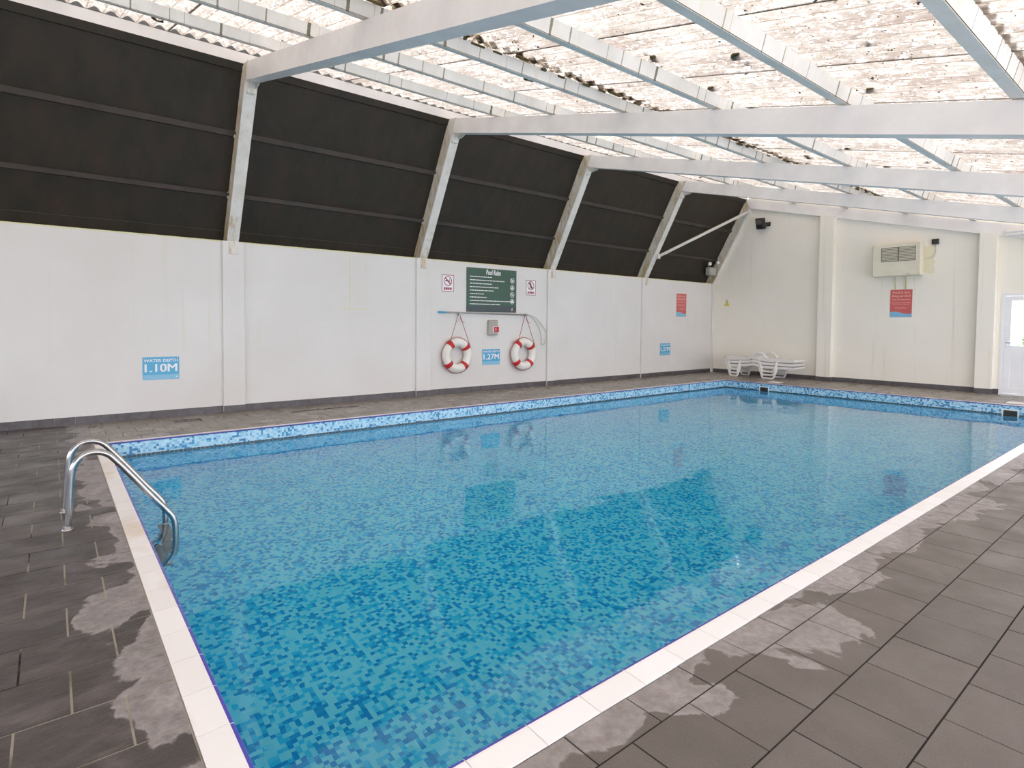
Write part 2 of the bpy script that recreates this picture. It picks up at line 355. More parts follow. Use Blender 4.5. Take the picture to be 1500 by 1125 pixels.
def mk_sheet():
    k = N('weathered_translucent_sheet'); k.t.nodes.remove(k.b)
    p = k.pos(); o = k.pos(obj_=True); so = k.sep(o); sp = k.sep(p)
    base = k.ramp(k.noise(k.pos((1.1, .7, .7)), 1.2, 4), [(.3, lin(216, 206, 198)), (.5, lin(226, 219, 210)), (.7, lin(236, 232, 224))])
    streak = k.noise(k.pos((26, 4.5, 1)), 1, 8, .72, .5)
    col = k.mix(k.ramp(streak, [(.50, 0.0), (.60, 1.0)]), base, lin(255, 253, 248))
    col = k.mix(k.ramp(streak, [(.33, .8), (.44, 0.0)]), col, lin(176, 164, 150))
    grain = k.noise(k.pos((70, 30, 1)), 1, 5, .7); col = k.mix(.5, col, k.mix(1.0, col, k.ramp(grain, [(.35, .66), (.62, 1.12)]), 'MULTIPLY'))
    big = k.noise(k.pos((3.2, 1.6, 1)), 1, 5, .6); col = k.mix(k.ramp(big, [(.47, 0.0), (.66, .75)]), col, lin(186, 172, 162))
    col = k.mix(k.ramp(big, [(.28, .8), (.42, 0.0)]), col, lin(255, 254, 250))
    # dirt settled along the troughs of the corrugation
    w_ = k.math('ABSOLUTE', k.math('SUBTRACT', k.math('FRACT', k.math('ADD', k.math('MULTIPLY', so[0], 7 / 1.29), .5)), .5))
    tl = k.math('LESS_THAN', w_, k.math('MULTIPLY', k.noise(k.pos((5, 2.5, 1)), 1, 5, .7), .085))
    col = k.mix(k.math('MULTIPLY', tl, .55), col, lin(150, 132, 104))
    lap = k.math('ABSOLUTE', k.math('SUBTRACT', sp[1], 4.78)); lap = k.ramp(lap, [(.03, .2), (.42, 0.0)])
    alg = k.math('ADD', k.noise(k.pos((9, 4.5, 1)), 1.5, 6, .65), lap)
    col = k.mix(k.ramp(alg, [(.67, 0.0), (.73, .85)]), col, lin(112, 92, 62))
    spots = k.noise(k.pos((26, 13, 1)), 1, 3, .5); col = k.mix(k.ramp(spots, [(.69, 0.0), (.715, .95)]), col, lin(58, 52, 42))
    spot2 = k.noise(k.pos((70, 46, 1)), 1, 2, .5); col = k.mix(k.ramp(spot2, [(.665, 0.0), (.70, .8)]), col, lin(84, 74, 60))
    e = k.math('LESS_THAN', so[0], k.math('ADD', k.math('MULTIPLY', k.noise(k.pos((2, 6, 1)), 1, 4), .034), -.004))
    col = k.mix(k.math('MULTIPLY', e, .85), col, lin(92, 76, 42))
    tr = k.n('ShaderNodeBsdfTranslucent'); df = k.n('ShaderNodeBsdfDiffuse'); mx = k.n('ShaderNodeMixShader'); mx.inputs[0].default_value = .16
    tc = k.mix(1.0, col, (.335, .30, .265, 1), 'MULTIPLY')
    # where the grime has flaked off the sheet lets far more daylight through
    fl1 = k.ramp(k.noise(k.pos((44, 15, 1)), 1, 7, .72, .8), [(.53, 0.0), (.62, 1.0)]); fl2 = k.ramp(k.noise(k.pos((2.2, 1.3, 1)), 1, 3), [(.36, .15), (.6, 1.0)])
    dk = k.ramp(k.sep(col)[1], [(.30, 0.0), (.5, 1.0)])
    tc = k.mix(k.math('MULTIPLY', k.math('MULTIPLY', fl1, fl2), dk), tc, (.74, .68, .61, 1)); k.l(tc, tr.inputs[0]); k.l(col, df.inputs[0]); k.l(tr.outputs[0], mx.inputs[1]); k.l(df.outputs[0], mx.inputs[2]); k.l(mx.outputs[0], k.out.inputs['Surface'])
    return k.m
SHEET = mk_sheet()
MOSS = plain('brown_moss', lin(104, 88, 46), lin(66, 62, 34), 30, .9, 0, .6, 60)
CHROME = plain('brushed_stainless_steel', lin(186, 186, 188), lin(168, 168, 170), 20, .2, 1)
PLASTIC = plain('white_plastic', lin(236, 234, 232), lin(228, 226, 224), 4, .4)
UPVC = plain('white_upvc', lin(236, 237, 240), lin(230, 231, 235), 3, .3)
CREAM = plain('cream_metal_casing', lin(228, 224, 206), lin(220, 214, 194), 4, .45)
GREYP = plain('grey_plastic', lin(176, 172, 164), lin(164, 160, 152), 6, .5)
BLACK = plain('black_metal', lin(46, 45, 44), lin(38, 37, 36), 8, .5)
SLOT = plain('shadow_grey_slot', lin(120, 116, 108), lin(104, 100, 94), 8, .7)
RED = plain('red_plastic', lin(200, 38, 44), lin(184, 32, 40), 8, .45)
BUOY = plain('white_buoy_plastic', lin(238, 236, 232), lin(228, 224, 214), 4, .42)
GREEN = plain('green_sign_print', lin(58, 92, 76), lin(54, 86, 71), 3, .4)
NAVY = plain('slate_sign_print', lin(62, 76, 80), lin(58, 70, 74), 3, .4)
SIGNBLUE = plain('blue_sign_print', lin(74, 168, 208), lin(70, 162, 204), 3, .35)
SIGNLIGHT = plain('pale_blue_sign_print', lin(130, 188, 218), lin(124, 182, 214), 3, .35)
WHITEP = plain('white_print', lin(238, 238, 240), lin(232, 232, 236), 3, .4)
CORAL = plain('coral_sign_print', lin(206, 104, 100), lin(200, 98, 94), 3, .4)
CORALT = plain('pale_coral_print', lin(236, 178, 170), lin(232, 172, 164), 3, .4)
SIGNRED = plain('dark_red_print', lin(150, 40, 50), lin(140, 36, 46), 3, .4)
YELLOW = plain('yellow_sign_print', lin(222, 206, 84), lin(216, 198, 76), 3, .4)
POLEG = plain('grey_aluminium_pole', lin(168, 168, 164), lin(150, 150, 146), 9, .35, .6)
ROPE = plain('red_cord', lin(170, 50, 54), lin(150, 42, 48), 30, .8)
GREYROPE = plain('pale_grey_tube', lin(206, 204, 196), lin(192, 190, 182), 9, .5)
SEAL = plain('yellowed_sealant', lin(226, 222, 176), lin(210, 204, 150), 8, .6)
PAVE = plain('pale_paving', lin(214, 212, 206), lin(196, 194, 188), 2, .85)
LEAF = plain('green_leaf', lin(96, 134, 72), lin(70, 108, 56), 6, .6)
def mk_glass():
    k = N('clear_glass'); k.set((1, 1, 1, 1), 0); k.b.inputs['Transmission Weight'].default_value = 1; k.b.inputs['IOR'].default_value = 1.45; return k.m
GLASS = mk_glass()
def mk_lens():
    k = N('lamp_lens'); k.set(lin(226, 226, 222), .12); return k.m
LENS = mk_lens()

# ------------------------------------------------------------------ FLOOR (deck) with tiles
fl = M()
xo0, xo1, yo0, yo1 = X0 - COP, X1 + COP, Y0 - COP, Y1 + COP
fl.box((XF - .2, YN - .2, -.30), (xo0, YW + .4, -.003)); fl.box((xo1, YN - .2, -.30), (XE + .2, YW + .4, -.003))
fl.box((xo0, YN - .2, -.30), (xo1, yo0, -.003)); fl.box((xo0, yo1, -.30), (xo1, YW + .4, -.003))
floor = structure('floor', fl, GROUT)
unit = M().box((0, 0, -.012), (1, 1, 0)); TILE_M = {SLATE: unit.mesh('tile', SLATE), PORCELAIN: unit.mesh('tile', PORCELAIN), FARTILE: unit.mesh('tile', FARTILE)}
def regions():
    yield 'slate', (XF, xo0, YN, YW - .0)
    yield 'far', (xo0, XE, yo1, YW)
    yield 'porc', (xo0, XE, YN, yo0)
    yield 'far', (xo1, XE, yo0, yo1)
cand = []
G = .0035
for kind, (a, b, c, d) in regions():
    if kind in ('slate', 'far'): y_0, py, x_0, pxl = 2.965, .333, -.133, .346
    else: y_0, py, x_0, pxl = .927, .3195, 1.983, .3525
    j0 = math.floor((c - y_0) / py)
    for j in range(j0, math.ceil((d - y_0) / py) + 1):
        ya, yb = max(c, y_0 + j * py), min(d, y_0 + (j + 1) * py)
        if yb - ya < .02: continue
        ph = x_0 + (pxl / 2 if j % 2 else 0)
        i0 = math.floor((a - ph) / pxl)
        for i in range(i0, math.ceil((b - ph) / pxl) + 1):
            xa, xb = max(a, ph + i * pxl), min(b, ph + (i + 1) * pxl)
            if xb - xa < .02: continue
            q = px(((xa + xb) / 2, (ya + yb) / 2, 0)); area = 0
            if q and -25 < q[0] < 1525 and -25 < q[1] < 1150:
                ps = [px(t) for t in ((xa, ya, 0), (xb, ya, 0), (xb, yb, 0), (xa, yb, 0))]
                if all(ps): area = abs(sum(ps[n][0] * ps[(n + 1) % 4][1] - ps[(n + 1) % 4][0] * ps[n][1] for n in range(4))) / 2
            G = .0042 if kind == 'slate' else .0035; cand.append((area, kind, xa + G, xb - G, ya + G, yb - G))
cand.sort(key=lambda t: -t[0])
rest = {'slate': M(), 'porc': M(), 'far': M()}
for n, (area, kind, xa, xb, ya, yb) in enumerate(cand):
    dz = R.uniform(-.0012, .001)
    if n < 290 and area > 0:
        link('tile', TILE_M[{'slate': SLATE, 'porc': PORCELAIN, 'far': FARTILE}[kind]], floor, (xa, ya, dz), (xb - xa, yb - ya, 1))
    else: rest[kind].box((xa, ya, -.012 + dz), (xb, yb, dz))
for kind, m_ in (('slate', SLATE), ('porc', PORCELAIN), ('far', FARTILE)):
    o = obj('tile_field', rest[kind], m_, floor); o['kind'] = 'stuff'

# ------------------------------------------------------------------ WALLS
wl = M(); wl.box((XF - .2, YW, -.3), (XE + .2, YW + .24, ZT))
wall_left = structure('wall_left', wl, WALL)
def pan_y(z): return 11.726 - .527 * z              # inner face of the sloping dark cladding
def col_y(z): return pan_y(z) - .28                 # front of the leaning columns
for x in FRX[:4]:
    obj('pilaster', M().bbox((x - .165, YW - .05, 0), (x + .175, YW + .01, ZT), .006), WALL, wall_left)
obj('pilaster', M().bbox((XE - .12, YW - .05, 0), (XE, YW + .01, ZT), .006), WALL, wall_left)
obj('sealant_line', M().box((XF, YW - .006, ZT - .012), (XE, YW + .02, ZT + .006)), SEAL, wall_left, label='yellowed sealant along the top of the white wall')
bays = [XF, -1.24] + FRX
for a, b in zip(bays[:-1], bays[1:]):
    a2, b2 = a + .004, min(b - .004, XE)
    m = M(); z0, z1 = 2.80, 5.29
    m.prism([(a2, pan_y(z0), z0), (a2, pan_y(z1), z1), (a2, pan_y(z1) + .05, z1), (a2, pan_y(z0) + .05, z0)], (0, 0, 0), (b2 - a2, 0, 0))
    obj('dark_panel', m, DARK, wall_left)
    for zc, h, pr, mt in ((4.38, .075, .05, RAIL), (3.53, .065, .05, RAIL), (5.235, .10, .03, DARK), (2.895, .19, .018, DARK)):
        m = M()
        m.prism([(a2, pan_y(zc - h / 2) - pr, zc - h / 2), (a2, pan_y(zc + h / 2) - pr * .8, zc + h / 2), (a2, pan_y(zc + h / 2) + .01, zc + h / 2), (a2, pan_y(zc - h / 2) + .01, zc - h / 2)], (0, 0, 0), (b2 - a2, 0, 0))
        obj('cladding_rail', m, mt, wall_left)
    obj('joint_strip', M().box((a2, pan_y(2.995) - .022, 2.99), (b2, pan_y(2.995), 2.998)), RAIL, wall_left)
# faint patched joint on the second bay of the wall
obj('patch_joint', M().box((4.27, YW - .004, 1.745), (4.88, YW, 1.757)).box((4.44, YW - .004, 1.757), (4.452, YW, 2.75)), SEAL, wall_left)

def roofz(y): return RA + RB * y
# end wall around the door opening
DY0, DY1, DZ = 2.02, 3.04, 2.25
wb = M()
wb.prism([(XE, DY1, -.3), (XE, YW + .24, -.3), (XE, YW + .24, 2.8), (XE, pan_y(5.6), 5.6), (XE, DY1, roofz(DY1) + .3)], (0, 0, 0), (.2, 0, 0))
wb.prism([(XE, YN - .2, -.3), (XE, DY0, -.3), (XE, DY0, roofz(DY0) + .3), (XE, YN - .2, roofz(YN - .2) + .3)], (0, 0, 0), (.2, 0, 0))
wb.prism([(XE, DY0, DZ), (XE, DY1, DZ), (XE, DY1, roofz(DY1) + .3), (XE, DY0, roofz(DY0) + .3)], (0, 0, 0), (.2, 0, 0))
wb.box((XE, DY0, -.3), (XE + .2, DY1, 0))
wall_back = structure('wall_back', wb, WALL_LIT)
for ya, yb in ((6.46, 6.81), (3.135, 3.435)):
    m = M(); xf = XE - .16
    m.prism([(xf, ya, 0), (xf, yb, 0), (xf, yb, roofz(yb) + .02), (xf, ya, roofz(ya) + .02)], (0, 0, 0), (.17, 0, 0))
    obj('pilaster', m, WALL_LIT, wall_back)
# stains below and beside the heater on the wall are separate thin wash marks in the paint
m = M()
# walls behind the camera with wide openings to bring in daylight
wf = M()
wf.box((XF - .2, YN, -.3), (XF, YW + .24, .9)); wf.box((XF - .2, YN, 2.1), (XF, YW + .24, 5.8)); wf.box((XF - .2, YN, .9), (XF, .5, 2.1)); wf.box((XF - .2, 8.8, .9), (XF, YW + .24, 2.1))
wall_front = structure('wall_front', wf, WALL)
wr = M(); wr.box((XF - .2, YN - .2, -.3), (XE + .2, YN, .06)); wr.box((XF - .2, YN - .2, 2.02), (XE + .2, YN, roofz(YN) + .3)); wr.box((XF - .2, YN - .2, .06), (XF + .3, YN, 2.02)); wr.box((XE - .5, YN - .2, .06), (XE + .2, YN, 2.02))
wall_right = structure('wall_right', wr, WALL)
# unseen window openings: frame posts only, panes left out to admit more daylight
win = structure('window_1')
for y_ in (.5, 2.56, 4.62, 6.68, 8.74): obj('frame_post', M().box((XF - .14, y_, .9), (XF - .06, y_ + .06, 2.1)), UPVC, win)
win2 = structure('window_2')
for i in range(7): obj('frame_post', M().box((XF + .3 + i * 3.44, YN - .14, .06), (XF + .36 + i * 3.44, YN - .06, 2.02)), UPVC, win2)

# skirting tiles
bl = structure('baseboard_left', M().box((XF, YW - .008, 0), (XE, YW + .001, .114)), GROUT)
sk = M().box((0, 0, 0), (1, 1, 1)).mesh('tile', SKIRT)
ledges = [(x - .165, x + .175) for x in FRX[:4]]
x = -.227 - .2423 * 18
while x < XE - .05:
    xb = min(x + .2423, XE)
    cuts = [(x, xb, 0)]
    for (pa, pb) in ledges:
        new = []
        for (a, b, pflag) in cuts:
            if b <= pa or a >= pb or pflag: new.append((a, b, pflag)); continue
            if a < pa: new.append((a, pa, 0))
            new.append((max(a, pa), min(b, pb), 1))
            if b > pb: new.append((pb, b, 0))
        cuts = new
    for a, b, f in cuts:
        if b - a > .01: link('tile', sk, bl, (a + .0015, YW - (.062 if f else .012), 0), (b - a - .003, .012, .116))
    x += .2423
bb_ = structure('baseboard_back', M().box((XE - .008, DY1 - .02, 0), (XE + .001, YW, .114)), GROUT)
y = YW
while y > 3.03:
    ya = max(y - .2423, 3.017)
    segs = [(ya, y)]
    for (pa, pb) in ((6.46, 6.81), (3.135, 3.435)):
        n2 = []
        for s_ in segs:
            if s_[1] <= pa or s_[0] >= pb: n2.append(s_); continue
            if s_[0] < pa: n2.append((s_[0], pa))
            if s_[1] > pb: n2.append((pb, s_[1]))
        segs = n2
    for a, b in segs:
        if b - a > .01: link('tile', sk, bb_, (XE - .012, a + .0015, 0), (.012, b - a - .003, .116))
    y -= .2423
for ya, yb in ((6.46, 6.81), (3.135, 3.435)):
    xf = XE - .16; h = (yb - ya) / 2
    for k in range(2): link('tile', sk, bb_, (xf - .012, ya + k * h, 0), (.012, h - .002, .116))
    link('tile', sk, bb_, (xf - .012, ya - .012, 0), (.16, .012, .116)); link('tile', sk, bb_, (xf - .012, yb, 0), (.16, .012, .116))

# ------------------------------------------------------------------ CEILING: purlins and corrugated sheets
ceiling = structure('ceiling')
ang = math.atan(RB); ca, sa = math.cos(ang), math.sin(ang)
PY = [7.57, 6.24, 4.90, 3.59, 2.275, 1.03, -.28, -1.58]
ends = [XF, -1.24] + FRX
for yc in PY:
    zb = roofz(yc) + .27
    mt = Matrix.Translation((0, yc, zb)) @ Matrix.Rotation(ang, 4, 'X')
    for a, b in zip(ends[:-1], ends[1:]):
        obj('purlin', M().box((a + .0015, -.05, 0), (b - .0015, .05, .135), mt).box((a + .0015, -.0525, .004), (b - .0015, -.05, .0085), mt), [PURLIN, MOSS], ceiling)
        me = ceiling.children[-1].data
        for i in range(6, 12): me.polygons[i].material_index = 1
for a, b in zip(ends[:-1], ends[1:]):
    obj('eaves_beam', M().box((a + .0015, 8.95, 5.285), (b - .0015, 9.03, 5.452)), STEEL, ceiling)
obj('fascia_board', M().box((XF, 9.12, 5.2), (XE + .2, 9.16, 5.75)), DARK, ceiling)
# corrugated sheets
PIT = 1.29 / 7; NW = 7.14
def sheet(length, name):
    m = M(); nx = int(NW * 8); ys = [0, length]
    vs_ = []; fs = []
    for yy in (0, length * .5, length):
        for i in range(nx + 1):
            xx = i / nx * NW * PIT
            vs_.append((xx - .013, yy, .027 + .027 * math.cos(2 * math.pi * (xx - .013) / PIT + math.pi) + (.008 * (1 - i / nx))))
    w = nx + 1
    for r in range(2):
        for i in range(nx): fs.append((r * w + i, r * w + i + 1, (r + 1) * w + i + 1, (r + 1) * w + i))
    m.add(vs_, fs, True); return m.mesh(name, SHEET)
rows = [(9.075, 4.70, .012), (4.80, .92, 0.0), (1.0, -2.35, -.008)]
SX0 = 3.93 - 1.29 * 7
for (yt, yb, dz) in rows:
    L = (yt - yb) / ca; me = sheet(L, 'roof_sheet')
    for i in range(17):
        xs = SX0 + i * 1.29
        if xs > XE + .1: continue
        o = link('roof_sheet', me, ceiling, (xs, yb, roofz(yb) + .405 + dz + (R.uniform(0, .002))))
        o.rotation_euler = (ang, 0, 0)
# moss along the end lap by the third purlin
m = M()
xx = 2.0
while xx < 16.5:
    L = R.uniform(.04, .2)
    if R.random() < .62:
        yy = R.uniform(4.66, 4.84); z = roofz(yy) + .40
        m.bbox((xx, yy, z - .012), (xx + L, yy + R.uniform(.02, .05), z + .012), .008)
    xx += L + R.uniform(0, .12)
o = obj('lap_moss', m, MOSS, ceiling); o['kind'] = 'stuff'
# dead leaves and clods lying on the sheets
m = M()
for _ in range(150):
    xx, yy = R.uniform(1, 16), R.uniform(.6, 8.6); r = R.choice((.012, .018, .025, .05))
    t = round((xx - SX0) / PIT) * PIT + SX0
    z = roofz(yy) + .43
    pts = [(t + r * 1.6 * math.cos(a_) * R.uniform(.7, 1.2), yy + r * math.sin(a_) * R.uniform(.7, 1.2), z) for a_ in [k * math.pi / 4 for k in range(8)]]
    m.prism(pts, (0, 0, 0), (0, 0, .02))
o = obj('roof_litter', m, MOSS, ceiling); o['kind'] = 'stuff'

# ------------------------------------------------------------------ PORTAL FRAMES
frame_labels = ['nearest white roof frame, its column standing right of the 1.10M depth sign',
                'white roof frame with column just left of the no-smoking sign and green rules board',
                'white roof frame with column just right of the lifebuoys and pole hook',
                'white roof frame whose column carries the lower end of the diagonal brace',
                'white roof frame standing against the far end wall above the floodlight']
def knee(z): return col_y(z)
for x, lab in zip(FRX, frame_labels):
    t = thing('portal_frame', lab, 'roof frame', (x, YW, 0), 'white portal frames of the hall')
    off = (x, YW, 0); hw = .08 if x < 16 else .10
    yk = 8.80; m = M(off)
    # rafter: sloping box ending in a raking face at the knee
    pts = [(x - hw, YN, roofz(YN)), (x - hw, 8.80, roofz(8.80)), (x - hw, 8.98, roofz(8.98) + .255), (x - hw, YN, roofz(YN) + .255)]
    m.prism(pts, (0, 0, 0), (2 * hw, 0, 0)); obj('rafter', m, STEEL, t)
    m = M(off)
    m.prism([(x - hw - .006, YN, roofz(YN) - .012), (x - hw - .006, 8.78, roofz(8.78) - .012), (x - hw - .006, 8.78, roofz(8.78)), (x - hw - .006, YN, roofz(YN))], (0, 0, 0), (2 * hw + .012, 0, 0)); obj('bottom_flange', m, STEEL, t)
    # leaning I-section column: front flange, web, back flange
    z0, z1 = 2.66, 5.26; w = .09 if x < 16 else .10
    def strip(xa, xb, o0, o1, za, zb_):
        return [(xa, knee(za) + o0, za), (xa, knee(zb_) + o0, zb_), (xa, knee(zb_) + o1, zb_), (xa, knee(za) + o1, za)], (xb - xa, 0, 0)
    m = M(off)
    for xa, xb, o0, o1, za, zb_, mi_ in ((x - w, x + w, 0, .025, z0, 5.0, 0), (x - w + .004, x + w - .004, .025, .25, 2.80, z1, 1), (x - w, x + w, .25, .275, 2.80, z1, 1)):
        p_, v_ = strip(xa, xb, o0, o1, za, zb_); m.m = mi_; m.prism(p_, (0, 0, 0), v_)
    obj('column', m, [COLUMN, COLSIDE], t)
    m = M(off); m.bbox((x - .07, YW - .062, 2.60), (x + .07, YW - .04, 2.80), .004); obj('foot_plate', m, COLUMN, t)
    m = M(off); m.prism([(x - .045, 8.84, roofz(8.84) - .11), (x - .045, 8.66, roofz(8.66) - .05), (x - .045, 8.62, roofz(8.62) - .012), (x - .045, 8.82, roofz(8.82) - .012)], (0, 0, 0), (.012, 0, 0))
    m.prism([(x + .055, 8.84, roofz(8.84) - .11), (x + .055, 8.66, roofz(8.66) - .05), (x + .055, 8.62, roofz(8.62) - .012), (x + .055, 8.82, roofz(8.82) - .012)], (0, 0, 0), (.012, 0, 0))
    m.bbox((x - .06, 8.83, roofz(8.8) - .17), (x + .06, 8.90, roofz(8.8) - .06), .01); obj('knee_bracket', m, COLUMN, t)
    for zc in (4.38, 3.53):
        m = M(off); m.bbox((x - w - .02, knee(zc) + .24, zc - .05), (x - w, knee(zc) + .29, zc + .05), .006); obj('cleat', m, COLUMN, t)
m = M((13.35, 9.64, 3.37))
pA, pB = Vector((13.34, 9.62, 3.38)), Vector((16.74, 8.86, 4.93)); m.tube([pA, pA.lerp(pB, .5), pB], .042, 10)
br = thing('roof_brace', 'slim cream diagonal brace crossing the last dark wall bay', 'brace', (13.35, 9.64, 3.37))
obj('tube', m, COLUMN, br)
for p_ in (pA, pB):
    m = M((13.35, 9.64, 3.37)); m.bbox(p_ - Vector((.05, .05, .06)), p_ + Vector((.05, .05, .06)), .01); obj('end_plate', m, COLUMN, br)

# ------------------------------------------------------------------ POOL
pool = thing('swimming_pool', 'rectangular pool lined with pale and dark blue mosaic, sunk in the grey deck', 'pool', (X0, Y0, 0))
PO = (X0, Y0, 0)
m = M(PO); d0, d1 = depth(X0), depth(X1); t = .2
def wallq(a, b, za0, za1, inward):  # inner wall face as a thick slab
    ax, ay = a; bx, by = b; nx, ny = inward
    p_ = [(ax, ay, za0), (bx, by, za1), (bx, by, -.014), (ax, ay, -.014)]
    q_ = [(p[0] - nx * .11, p[1] - ny * .11, p[2]) for p in p_]
    vs_ = p_ + q_; n = Vector((p_[1][0] - p_[0][0], p_[1][1] - p_[0][1], 0)).cross(Vector((0, 0, 1)))
    fs = [(0, 1, 2, 3), (7, 6, 5, 4), (0, 4, 5, 1), (1, 5, 6, 2), (2, 6, 7, 3), (3, 7, 4, 0)]
    if n.dot(Vector((nx, ny, 0))) < 0: fs = [tuple(reversed(f)) for f in fs]
    m.add(vs_, fs)
wallq((X0, Y0), (X1, Y0), d0, d1, (0, 1)); wallq((X0, Y1), (X1, Y1), d0, d1, (0, -1)); wallq((X0, Y0), (X0, Y1), d0, d0, (1, 0)); wallq((X1, Y0), (X1, Y1), d1, d1, (-1, 0))
e = .11
m.add([(X0 - e, Y0 - e, d0), (X1 + e, Y0 - e, d1), (X1 + e, Y1 + e, d1), (X0 - e, Y1 + e, d0), (X0 - e, Y0 - e, d0 - .2), (X1 + e, Y0 - e, d1 - .2), (X1 + e, Y1 + e, d1 - .2), (X0 - e, Y1 + e, d0 - .2)], [(0, 1, 2, 3), (7, 6, 5, 4), (0, 4, 5, 1), (1, 5, 6, 2), (2, 6, 7, 3), (3, 7, 4, 0)])
obj('basin', m, MOSAIC, pool)
# row of dark trim tiles at the water line
TRIM = plain('dark_trim_mosaic', lin(66, 84, 96), lin(44, 54, 60), 40, .3)
m = M(PO); step = .052
for (a, b, fx) in ((X0, X1, 'y1'), (X0, X1, 'y0'), (Y0, Y1, 'x1'), (Y0, Y1, 'x0')):
    v = a
    while v < b - .01:
        w = min(v + step, b); za, zb = ZWATER - .012, ZWATER + .026
        if fx == 'y1': m.box((v + .002, Y1 - .003, za), (w - .002, Y1 + .001, zb))
        if fx == 'y0': m.box((v + .002, Y0 - .001, za), (w - .002, Y0 + .003, zb))
        if fx == 'x1': m.box((X1 - .003, v + .002, za), (X1 + .001, w - .002, zb))
        if fx == 'x0': m.box((X0 - .001, v + .002, za), (X0 + .003, w - .002, zb))
        v = w
o = obj('waterline_tiles', m, TRIM, pool); o['kind'] = 'stuff'
# coping tiles with a violet-blue rounded nose
def coping_mesh(L):
    m = M(); g = .0018
    prof = [(-COP + .002, -.012), (-COP + .002, .002), (-.018, .006)]; nose = [(-.018, .006), (-.008, .0055), (.004, .003), (.008, -.001), (.005, -.007), (-.01, -.007)]
    full = prof[:-1] + nose
    n = len(full); a = [(g, p[0], p[1]) for p in full]; b = [(L - g, p[0], p[1]) for p in full]
    fs = [tuple(range(n)), tuple(range(2 * n - 1, n - 1, -1))]; mi = [0, 0]
    for i in range(n):
        j = (i + 1) % n; fs.append((i, n + i, n + j, j)); mi.append(1 if i in (3, 4, 5, 6) else 0)
    m.add(a + b, fs); m.mi = mi; return m
cache = {}
def cop(L, loc, rot):
    k = round(L, 3)
    if k not in cache: cache[k] = coping_mesh(L).mesh('coping_tile', [COPING, NOSING])
    link('coping_tile', cache[k], pool, (loc[0] - X0, loc[1] - Y0, 0), None, rot)
# near long side: local +y points into the pool
x = 1.098 - .2805 * 3
if x > X0: cop(x - X0 + COP - .003, (X0 - COP + .003, Y0), 0)
while x < X1 - .01:
    L = min(.2805, X1 + COP - x); cop(L, (x, Y0), 0); x += .2805
x = X0 - COP
while x < X1 + COP - .01:
    L = min(.2805, X1 + COP - x); cop(L, (x + L, Y1), math.pi); x += .2805
y = 2.756 - .275 * 4
cop(y - Y0, (X0, y), -math.pi / 2) if y - Y0 > .03 else None
while y < Y1 - .01:
    L = min(.275, Y1 - y); cop(L, (X0, y + L), -math.pi / 2); y += .275
y = Y0
while y < Y1 - .01:
    L = min(.2805, Y1 - y); cop(L, (X1, y), math.pi / 2); y += .2805
# skimmers in the far end and their lids in the deck
for ya, yb in ((7.08, 7.29), (2.345, 2.55)):
    zt, zb = -.095, -.30
    m = M(PO)
    m.box((X1 - .018, ya - .02, zb - .02), (X1 + .002, ya, zt + .02)); m.box((X1 - .018, yb, zb - .02), (X1 + .002, yb + .02, zt + .02)); m.box((X1 - .018, ya, zt), (X1 + .002, yb, zt + .02)); m.box((X1 - .018, ya, zb - .02), (X1 + .002, yb, zb))
    sk_ = obj('skimmer_frame', m, PLASTIC, pool, label='white frame of the skimmer mouth')
    obj('skimmer_flap', M(PO).box((X1 - .008, ya, zb), (X1 + .001, yb, zt)), BLACK, sk_)
    yl = (ya + yb) / 2
    obj('skimmer_lid', M(PO).bbox((14.98, yl - .15, -.004), (15.28, yl + .15, .008), .004), PLASTIC, pool, label='white square skimmer lid in the deck')
# water
m = M(); m.box((X0 - .02, Y0 - .02, d1 - .05), (X1 + .02, Y1 + .02, ZWATER))
water = obj('pool_water', m, WATER); tag(water, 'clear turquoise water filling the pool, rippled and reflecting the walls', 'water', None, 'stuff')

# ------------------------------------------------------------------ LADDER
lad = thing('pool_ladder', 'stainless steel pool ladder with two arched handrails at the near left edge', 'ladder', (.07, 5.24, 0))
LO = (.07, 5.24, 0)
TREAD = plain('grey_tread_plastic', lin(112, 122, 128), lin(96, 106, 112), 8, .5)
def smooth(pts, n=5):
    P = [Vector(p) for p in pts]; out = []
    for i in range(len(P) - 1):
        a, b, c, d = P[max(i - 1, 0)], P[i], P[i + 1], P[min(i + 2, len(P) - 1)]
        for k in range(n):
            t = k / n; out.append(.5 * ((2 * b) + (c - a) * t + (2 * a - 5 * b + 4 * c - d) * t * t + (3 * b - a - 3 * c + d) * t ** 3))
    out.append(P[-1]); return out
prof = [(.07, -.01), (.082, .16), (.095, .36), (.115, .455), (.165, .52), (.24, .54), (.315, .515), (.375, .45), (.47, .325), (.60, .145), (.685, .035), (.735, -.04), (.753, -.12), (.756, -.3), (.755, -.52), (.735, -.62), (.66, -.74), (.575, -.85), (.52, -.88)]
for yy, dx in ((5.0, 0), (5.477, -.005)):
    m = M(LO); m.tube(smooth([(p[0] + dx, yy, p[1]) for p in prof]), .0225, 14); obj('handrail', m, CHROME, lad)
    m = M(LO); m.lathe((.07 + dx, yy, -.002), (0, 0, 1), [(.0, 0), (.038, 0), (.038, .008), (.027, .014), (.024, .03)], 20); obj('flange', m, CHROME, lad)
for zz in (-.33, -.57, -.81):
    m = M(LO); m.bbox((.655 if zz < -.75 else .69, 5.0, zz), (.77 if zz > -.75 else .73, 5.477, zz + .022), .004); tr = obj('tread', m, TREAD, lad)
    for yy in (5.03, 5.45):
        obj('tread_cap', M(LO).bbox((.73 if zz > -.75 else .70, yy - .02, zz + .02), (.775 if zz > -.75 else .735, yy + .02, zz + .034), .003), PLASTIC, tr)

